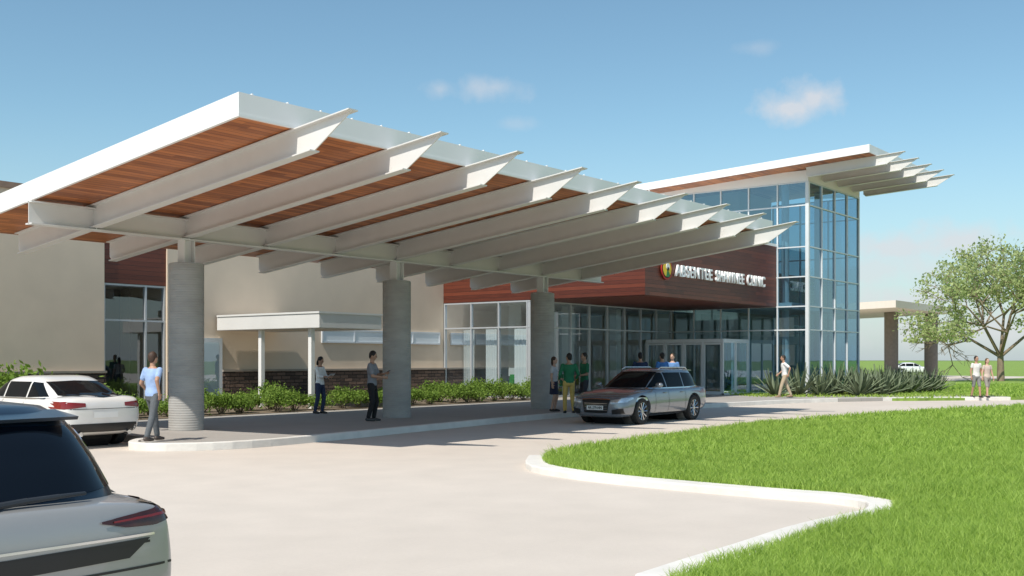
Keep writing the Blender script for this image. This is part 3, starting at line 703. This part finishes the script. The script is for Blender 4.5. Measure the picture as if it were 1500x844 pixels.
    if kind in ('wagon','suv'):
        zz=cab[-2][0]; L3=lv(zz-.03); xr2=L3[2]; w2=L3[3]*.86; ov=.20 if not suv else .15
        ys=[-w2,-w2*.92,-w2*.5,0,w2*.5,w2*.92,w2]
        MB().loft([[(xr2+.14,y,zz-.004-abs(y)*.02),(xr2-ov+abs(y)*.10,y,zz-.045),(xr2-ov+.01+abs(y)*.10,y,zz-.062),(xr2+.05,y,zz-.06)] for y in ys]).build('spoiler',roofm or pt,t,smooth=40)
    if suv:
        P=[]
        for yy,zz in ((.10,1.075),(-.02,1.085),(-.16,1.095),(-.32,1.10),(-.46,1.10)):
            h_,nn,_,_=T.ray_cast(Vector((-4,yy,zz)),Vector((1,0,0)))
            if h_: P.append(h_+Vector((-.045,0,.012)))
        wp=MB()
        for i,(p,q) in enumerate(zip(P,P[1:])): wp.cap(p,q,.020-.003*i,.018-.003*i,8)
        wp.build('wiper',mat('wiper_rubber',(.03,.032,.036),.35),t)
    t.location=loc; t.rotation_euler=(0,0,rz); return t
WST=[(2.38,.58,.34,.58,.62),(2.32,.80,.22,.70,.73),(2.10,.90,.19,.80,.83),(1.6,.93,.19,.88,.94),(1.0,.935,.19,.93,1.0),(0,.935,.19,.95,1.0),(-1.0,.935,.19,.96,1.0),(-1.7,.93,.21,.97,1.0),(-2.15,.91,.24,.97,1.0),(-2.36,.84,.30,.93,.96),(-2.42,.62,.42,.80,.82)]
WCB=[(.85,1.22,-2.22,.86),(.97,1.10,-2.20,.835),(1.15,.82,-2.10,.775),(1.30,.54,-1.98,.72),(1.43,.28,-1.86,.665),(1.49,.02,-1.75,.59),(1.515,-.3,-1.5,.42)]
make_car('parked_car','silver grey estate car with roof rails stopped under the big canopy beside the kerb','car',paint('mid_grey_paint',(.23,.25,.285),.5,.25),WST,WCB,(26.42,15.85,0),PI,.95,wr=.36,plate='AK-279-NN')
SST=[(2.36,.58,.34,.58,.62),(2.28,.80,.22,.70,.73),(2.0,.88,.19,.80,.83),(1.5,.90,.19,.87,.92),(.95,.905,.19,.91,.97),(0,.905,.19,.94,.98),(-1.0,.905,.19,.97,1.02),(-1.6,.90,.21,1.0,1.05),(-2.1,.89,.24,1.01,1.06),(-2.33,.82,.30,.98,1.03),(-2.40,.62,.42,.84,.88)]
SCB=[(.85,1.1,-2.1,.83),(1.0,.98,-1.98,.81),(1.13,.74,-1.72,.76),(1.26,.48,-1.42,.71),(1.35,.24,-1.18,.655),(1.405,.0,-1.0,.58),(1.43,-.2,-.8,.4)]
make_car('parked_car','white saloon car seen from behind at the left edge beyond the near car','car',paint('white_paint',(.74,.72,.69),0,.3),SST,SCB,(11.78,21.7,0),PI/2,.97,rails=False,kind='sedan')
NST=[(x,w_*1.0,zb+.05,zs+.09,zz+.09) for x,w_,zb,zs,zz in WST[:-3]]+[(-2.15,.925,.30,1.06,1.10),(-2.36,.885,.36,1.035,1.075),(-2.375,.88,.37,1.03,1.07),(-2.43,.74,.46,.93,.97)]
NCB=[(.95,1.20,-2.30,.925),(1.08,1.08,-2.26,.895),(1.22,.85,-2.17,.845),(1.36,.55,-2.05,.785),(1.455,.28,-1.94,.73),(1.51,.02,-1.82,.655),(1.54,-.3,-1.5,.46)]
make_car('parked_car','silver crossover car with dark rear window cropped by the lower left corner','car',paint('silver_paint',(.34,.34,.335),.3,.3,.6),NST,NCB,(2.33,7.02,0),PI/2,1.05,wr=.37,kind='suv',rails=False,roofm=paint('navy_roof_paint',(.008,.018,.035),0,.3,.25))
make_car('parked_car','tiny white car far away beyond the tower at the lawn','car',paint('far_white_paint',(.75,.75,.75),0,.3),SST,SCB,(*PD(1336,125),0),R(-60),.97,rails=False,kind='sedan')
# ------------------------------------------------------------ people
def ik(a,c,l1,l2,hint):
    d=c-a; L=min(max(d.length,.05),l1+l2-.002); n=d.normalized(); x=(l1*l1-l2*l2+L*L)/(2*L); h=math.sqrt(max(l1*l1-x*x,0))
    p=(hint-n*hint.dot(n)).normalized(); return a+n*x+p*h,a+n*L
def remesh(mb,vox,name,m,parent,k,it=3):
    me=mb.mesh(name); ob=bpy.data.objects.new('r',me); COL.objects.link(ob)
    r=ob.modifiers.new('r','REMESH'); r.mode='VOXEL'; r.voxel_size=vox
    s=ob.modifiers.new('s','SMOOTH'); s.factor=.5; s.iterations=it
    me=baked(ob); me.transform(Matrix.Scale(k,4)); me.polygons.foreach_set('use_smooth',[True]*len(me.polygons)); me.materials.clear()
    return link(name,me,m,parent)
skins=[mat('skin_light',(.55,.34,.25),.5,var=.05),mat('skin_mid',(.42,.24,.16),.5,var=.05)]
EYE=mat('eye_dark',(.02,.015,.012),.2); LIP=mat('lips',(.32,.12,.09),.5)
def cloth(n,c): return mat(n,c,.85,var=.15,scale=6,bump=.5,bscale=16)
def person(label,loc,ang,H=1.78,top=None,bottom=None,hair=None,skin=0,sleeve=.62,legs='pants',lf=(0,.1),rf=(0,-.1),lh=None,rh=None,lean=0,fem=False,longhair=False,headturn=0,nod=0,group=None,shoe=(.02,.02,.02),hold=None):
    t=thing('person',label,'person',group=group); k=H/1.8; sk=skins[skin]
    sw_=.165 if fem else .19; V3=Vector
    def X(z): return lean*(z-.95)
    hips=[V3((0,s*.09,.93)) for s in (1,-1)]
    ank=[V3((lf[0]-.03,lf[1],.085)),V3((rf[0]-.03,rf[1],.085))]
    knee=[];an=[]
    for i in range(2):
        a,b=ik(hips[i],ank[i],.43,.43,V3((1,0,.1))); knee.append(a); an.append(b)
    sh=[V3((X(1.43),s*sw_,1.425)) for s in (1,-1)]
    ht=[V3(lh) if lh else V3((.06,.27,.90)),V3(rh) if rh else V3((.02,-.27,.90))]
    el=[];wr=[]
    for i in range(2):
        a,b=ik(sh[i],ht[i],.285,.255,V3((-1,(.5,-.5)[i],-.3))); el.append(a); wr.append(b)
    rings=[(.82,.09,.12),(.90,.108,.158),(.98,.108,.158 if not fem else .165),(1.08,.093,.138 if not fem else .125),(1.20,.103,.15 if not fem else .135),(1.32,.118,.172 if not fem else .15),(1.41,.10,.178 if not fem else .155),(1.46,.078,.125),(1.50,.055,.06)]
    def torso(mb,lo,hi,inf):
        rs=[]
        for z,a,b in rings:
            if lo<=z<=hi: rs.append([(X(z)+(a+inf)*math.cos(2*PI*i/20),(b+inf)*math.sin(2*PI*i/20),z) for i in range(20)])
        mb.loft(rs)
    b=MB(); torso(b,.8,1.51,0)
    hc=V3((X(1.66)+.015+nod*.04,0,1.668-abs(nod)*.015)); q=Matrix.Rotation(headturn,3,'Z')@Matrix.Rotation(nod,3,'Y')
    b.cap((X(1.47),0,1.46),hc+V3((-.015,0,-.06)),.056,.052)
    b.ell(hc,(.096,.075,.118),18,12,q); b.ell(hc+q@V3((.03,0,-.065)),(.06,.052,.05),14,8,q)
    b.ell(hc+q@V3((.098,0,-.012)),(.02,.013,.026),8,6,q)
    for s in (1,-1): b.ell(hc+q@V3((-.005,s*.077,-.01)),(.018,.01,.03),8,6,q)
    for i in range(2):
        b.cap(sh[i],el[i],.053,.041); b.cap(el[i],wr[i],.041,.026)
        b.cap(hips[i],knee[i],.085,.056); b.cap(knee[i],an[i],.056,.038)
        b.cap(an[i]+V3((-.03,0,-.035)),an[i]+V3((.15,0,-.05)),.036,.028)
        d=(wr[i]-el[i]).normalized(); s=(1,-1)[i]
        nrm=V3((0,-s,0)); nrm=(nrm-d*nrm.dot(d)).normalized(); lat=d.cross(nrm)
        if lat.x<0 : lat=-lat
        qq=Matrix((d,lat,nrm)).transposed()
        b.ell(wr[i]+d*.05,(.055,.042,.017),12,8,qq)
        for fI,(o_,L_) in enumerate(((.03,.07),(.010,.078),(-.011,.072),(-.031,.058))):
            r0=wr[i]+d*.085+lat*o_; r1=r0+(d*.9+lat*o_*4+nrm*.35).normalized()*L_*.55; r2=r1+(d*.6+nrm*.8).normalized()*L_*.5
            b.cap(r0,r1,.0095,.009,8); b.cap(r1,r2,.009,.0075,8)
        r0=wr[i]+d*.03+lat*.03; r1=r0+(d*.5+lat*.9+nrm*.2).normalized()*.04; b.cap(r0,r1,.012,.010,8); b.cap(r1,r1+(d*.9+nrm*.5).normalized()*.03,.010,.008,8)
    remesh(b,.0095,'body',sk,t,k,2)
    for s in (1,-1):
        MB().ell((hc+q@V3((.086,s*.031,.012)))*k,.011*k,8,6).build('eye',EYE,t)
    MB().ell((hc+q@V3((.082,0,-.058)))*k,(.012*k,.024*k,.006*k),8,6).build('mouth',LIP,t)
    h=MB().ell(hc+q@V3((-.02,0,.028)),(.098,.086,.108),18,12,q)
    if longhair: h.ell(hc+q@V3((-.06,0,-.06)),(.055,.08,.13),14,10,q)
    else: h.ell(hc+q@V3((-.045,0,-.015)),(.062,.074,.085),14,10,q)
    remesh(h,.012,'hair',mat('hair',hair or (.02,.014,.01),.6,var=.3,scale=30,bump=.5,bscale=60),t,k,2)
    s_=MB(); torso(s_,.89 if legs!='skirt' else .97,1.47,.014)
    for i in range(2):
        if sleeve>1: s_.cap(sh[i],el[i],.064,.052); s_.cap(el[i],el[i].lerp(wr[i],min(sleeve-1,.93)),.052,.038)
        else: s_.cap(sh[i],sh[i].lerp(el[i],sleeve),.066,.062)
    remesh(s_,.013,'shirt',cloth('shirt_fabric',top),t,k,2)
    p=MB()
    if legs=='skirt':
        p.loft([[((a)*math.cos(2*PI*i/20),(b_)*math.sin(2*PI*i/20),z) for i in range(20)] for z,a,b_ in ((.56,.15,.19),(.75,.135,.185),(.92,.125,.172),(1.02,.118,.15))]); nm='skirt'
    else:
        torso(p,.8,1.0,.012); nm='shorts' if legs=='shorts' else 'trousers'
        for i in range(2):
            p.cap(hips[i],knee[i],.097,.07)
            if legs!='shorts': p.cap(knee[i],knee[i].lerp(an[i],.93),.070,.056)
    remesh(p,.013,nm,cloth('trouser_fabric',bottom),t,k,2)
    for i in range(2):
        f=MB().cap(an[i]+V3((-.035,0,-.035)),an[i]+V3((.07,0,-.04)),.045,.042).cap(an[i]+V3((.07,0,-.045)),an[i]+V3((.165,0,-.052)),.040,.030)
        remesh(f,.013,'shoe',mat('shoe_leather',shoe,.4),t,k,2)
    t.location=loc; t.rotation_euler=(0,0,ang)
    if hold:
        nm,dim,off,mm,lab,cat=hold; ho=MB().box(-dim[0]/2,dim[0]/2,-dim[1]/2,dim[1]/2,-dim[2]/2,dim[2]/2).build(nm,mm,None,bevel=.004); tag(ho,lab,cat)
        ho.matrix_world=Matrix.Translation(loc)@Matrix.Rotation(ang,4,'Z')@Matrix.Translation(V3(off)*k)@Matrix.Rotation(R(-35),4,'Y')
    return t
ZW=.15
BK=(.012,.012,.014)
person('man in pale blue t-shirt and grey trousers walking by the white car',(12.2,18.35,ZW),R(10),1.76,(.30,.42,.66),(.10,.11,.12),(.05,.025,.015),1,.6,lf=(.24,.09),rf=(-.22,-.09),lh=(.15,.27,.98),rh=(-.12,-.30,.98),shoe=(.08,.06,.05))
person('woman in white top and navy trousers reading a tablet by the shrubs',(21.6,24.0,ZW),R(-75),1.70,(.88,.88,.87),(.03,.045,.10),(.012,.01,.01),1,1.5,lf=(.05,.10),rf=(-.10,-.08),lh=(.33,.10,1.16),rh=(.33,-.10,1.16),fem=True,longhair=True,nod=.35,hold=('tablet',(.17,.24,.012),(.41,0,1.20),M['mull'],'grey tablet held by the woman near the shrubs','tablet'))
person('man in dark grey shirt and black trousers looking at his phone',(19.8,20.0,ZW),R(-60),1.84,(.22,.23,.26),BK,(.015,.011,.01),1,.7,lf=(.04,.12),rf=(-.04,-.12),lh=(.34,.08,1.22),rh=(.30,-.10,1.12),nod=.3,shoe=(.05,.05,.05),hold=('phone',(.08,.15,.01),(.42,.05,1.27),M['black'],'dark phone in the hand of the man in grey','phone'))
person('woman in light grey top and navy skirt standing beside the third column',(26.95,19.3,ZW),R(-70),1.70,(.55,.56,.58),(.02,.025,.06),(.05,.025,.015),0,.5,legs='skirt',lf=(.03,.08),rf=(-.03,-.08),lh=(.22,.18,1.05),fem=True,longhair=True)
person('man in green shirt and mustard trousers with his back to the viewer',(26.25,18.25,ZW),R(50),1.80,(.02,.17,.075),(.60,.42,.12),(.015,.011,.01),1,1.7,lf=(.0,.13),rf=(-.04,-.13),lh=(.12,.27,.98),rh=(.15,-.24,1.0),headturn=.5)
person('man in dark green shirt facing the others behind the car bonnet',(27.3,18.4,ZW),R(150),1.82,(.018,.15,.07),(.05,.05,.06),(.02,.015,.01),1,.7,lh=(.25,.12,1.10),rh=(.20,-.15,1.05))
person('person in navy top left of the group behind the silver car roof',(*PD(938,37),ZW),R(40),1.86,(.015,.03,.08),(.03,.03,.04),(.01,.008,.008),1,1.8)
person('person in bright blue shirt in the middle of the group behind the silver car',(*PD(970,38),ZW),R(70),1.86,(.05,.18,.48),(.05,.05,.06),(.02,.015,.01),1,1.0)
person('person in mid blue shirt at the right of the group behind the silver car',(*PD(985,40),ZW),R(190),1.84,(.12,.25,.5),(.08,.08,.1),(.06,.04,.02),0,.7)
person('man in white shirt and beige trousers walking toward the entrance left of the agaves',(42.4,18.5,ZW),R(125),1.80,(.76,.76,.76),(.45,.36,.25),(.02,.015,.01),1,.7,lf=(.28,.08),rf=(-.26,-.08),lh=(-.10,.26,1.0),rh=(.20,-.26,1.0),lean=.08,shoe=(.3,.2,.12))
x,y=G(1430,583,.11); person('man in white vest and grey shorts of the couple strolling on the right',(x,y,.12),R(-125),1.80,(.68,.66,.62),(.22,.22,.21),(.03,.02,.015),1,.4,legs='shorts',lf=(.18,.08),rf=(-.16,-.08))
x,y=G(1446,583,.11); person('woman in beige top and shorts of the couple strolling on the right',(x,y,.12),R(-130),1.70,(.52,.42,.36),(.28,.25,.22),(.12,.07,.03),0,.4,legs='shorts',lf=(-.14,.08),rf=(.16,-.08),fem=True,longhair=True)
# ------------------------------------------------------------ light, sky, camera
Ld=Vector((4.6,.6,-6.0)).normalized(); S=-Ld
sd=bpy.data.lights.new('sun','SUN'); sd.energy=4.9; sd.angle=R(.5); sd.color=(1,.94,.85)
so=bpy.data.objects.new('sun',sd); COL.objects.link(so); so.rotation_euler=Ld.to_track_quat('-Z','Y').to_euler()
W=bpy.data.worlds.new('World'); scene.world=W; W.use_nodes=True; nt=W.node_tree; bg=nt.nodes['Background']
sky=N(nt,'ShaderNodeTexSky',sky_type='NISHITA'); sky.sun_disc=False; sky.sun_elevation=math.asin(S.z); sky.sun_rotation=math.atan2(S.x,S.y)%(2*PI)
sky.air_density=1.0; sky.dust_density=.4; sky.ozone_density=1.2
tc=N(nt,'ShaderNodeTexCoord'); gen=tc.outputs['Generated']
skc=mixc(nt,1.0,sky.outputs[0],(1.02,1.22,1.15),'MULTIPLY')
sz=N(nt,'ShaderNodeSeparateXYZ'); nt.links.new(gen,sz.inputs[0])
hz=mth(nt,'MULTIPLY',mth(nt,'POWER',mth(nt,'SUBTRACT',1,mth(nt,'MULTIPLY',mth(nt,'ABSOLUTE',sz.outputs[2]),4.5),True),1.6),.85,True)
skc=mixc(nt,hz,skc,(4.0,4.6,5.15))
no=N(nt,'ShaderNodeTexNoise'); no.inputs['Scale'].default_value=30; no.inputs['Detail'].default_value=9; no.inputs['Roughness'].default_value=.58; nt.links.new(gen,no.inputs[0])
tot=None
for px,py,wx,wz,st_ in ((1155,157,.028,.013,1.0),(1190,143,.026,.016,1.0),(722,128,.034,.012,.55),(646,131,.018,.009,.45),(1405,357,.05,.018,.95),(1300,362,.06,.014,.9),(1105,70,.02,.007,.25),(755,182,.02,.006,.25),(1330,440,.12,.02,.8),(1300,395,.1,.02,.7),(1440,480,.16,.018,.8)):
    s=(px-750)/F; d=Vector((fw[0]+rt[0]*s,fw[1]+rt[1]*s,(HY-py)/F)).normalized()
    sb_=N(nt,'ShaderNodeVectorMath',operation='SUBTRACT'); nt.links.new(gen,sb_.inputs[0]); sb_.inputs[1].default_value=d
    ml=N(nt,'ShaderNodeVectorMath',operation='MULTIPLY'); nt.links.new(sb_.outputs[0],ml.inputs[0]); ml.inputs[1].default_value=(1/wx,1/wx,1/wz)
    le=N(nt,'ShaderNodeVectorMath',operation='LENGTH'); nt.links.new(ml.outputs[0],le.inputs[0])
    v=mth(nt,'SUBTRACT',1.2,le.outputs['Value'])
    v=mth(nt,'ADD',v,mth(nt,'MULTIPLY',mth(nt,'SUBTRACT',no.outputs[0],.5),2.4))
    v=mth(nt,'MULTIPLY',v,.9,True); v=mth(nt,'MULTIPLY',mth(nt,'POWER',v,1.2),st_)
    tot=v if tot is None else mth(nt,'MAXIMUM',tot,v)
c=mixc(nt,mth(nt,'MULTIPLY',tot,.8),skc,(6.1,6.15,6.4)); nt.links.new(c,bg.inputs[0]); bg.inputs[1].default_value=.12
cd=bpy.data.cameras.new('camera'); cam=bpy.data.objects.new('camera',cd); COL.objects.link(cam); scene.camera=cam
cam.location=(0,0,CZ); cam.rotation_euler=(PI/2,0,R(37.85-90)); cd.sensor_width=36; cd.lens=36*F/1500; cd.shift_y=(HY-422)/1500; cd.clip_end=5000; cd.clip_start=.1
scene.view_settings.view_transform='Standard'; scene.view_settings.look='None'; scene.view_settings.exposure=0
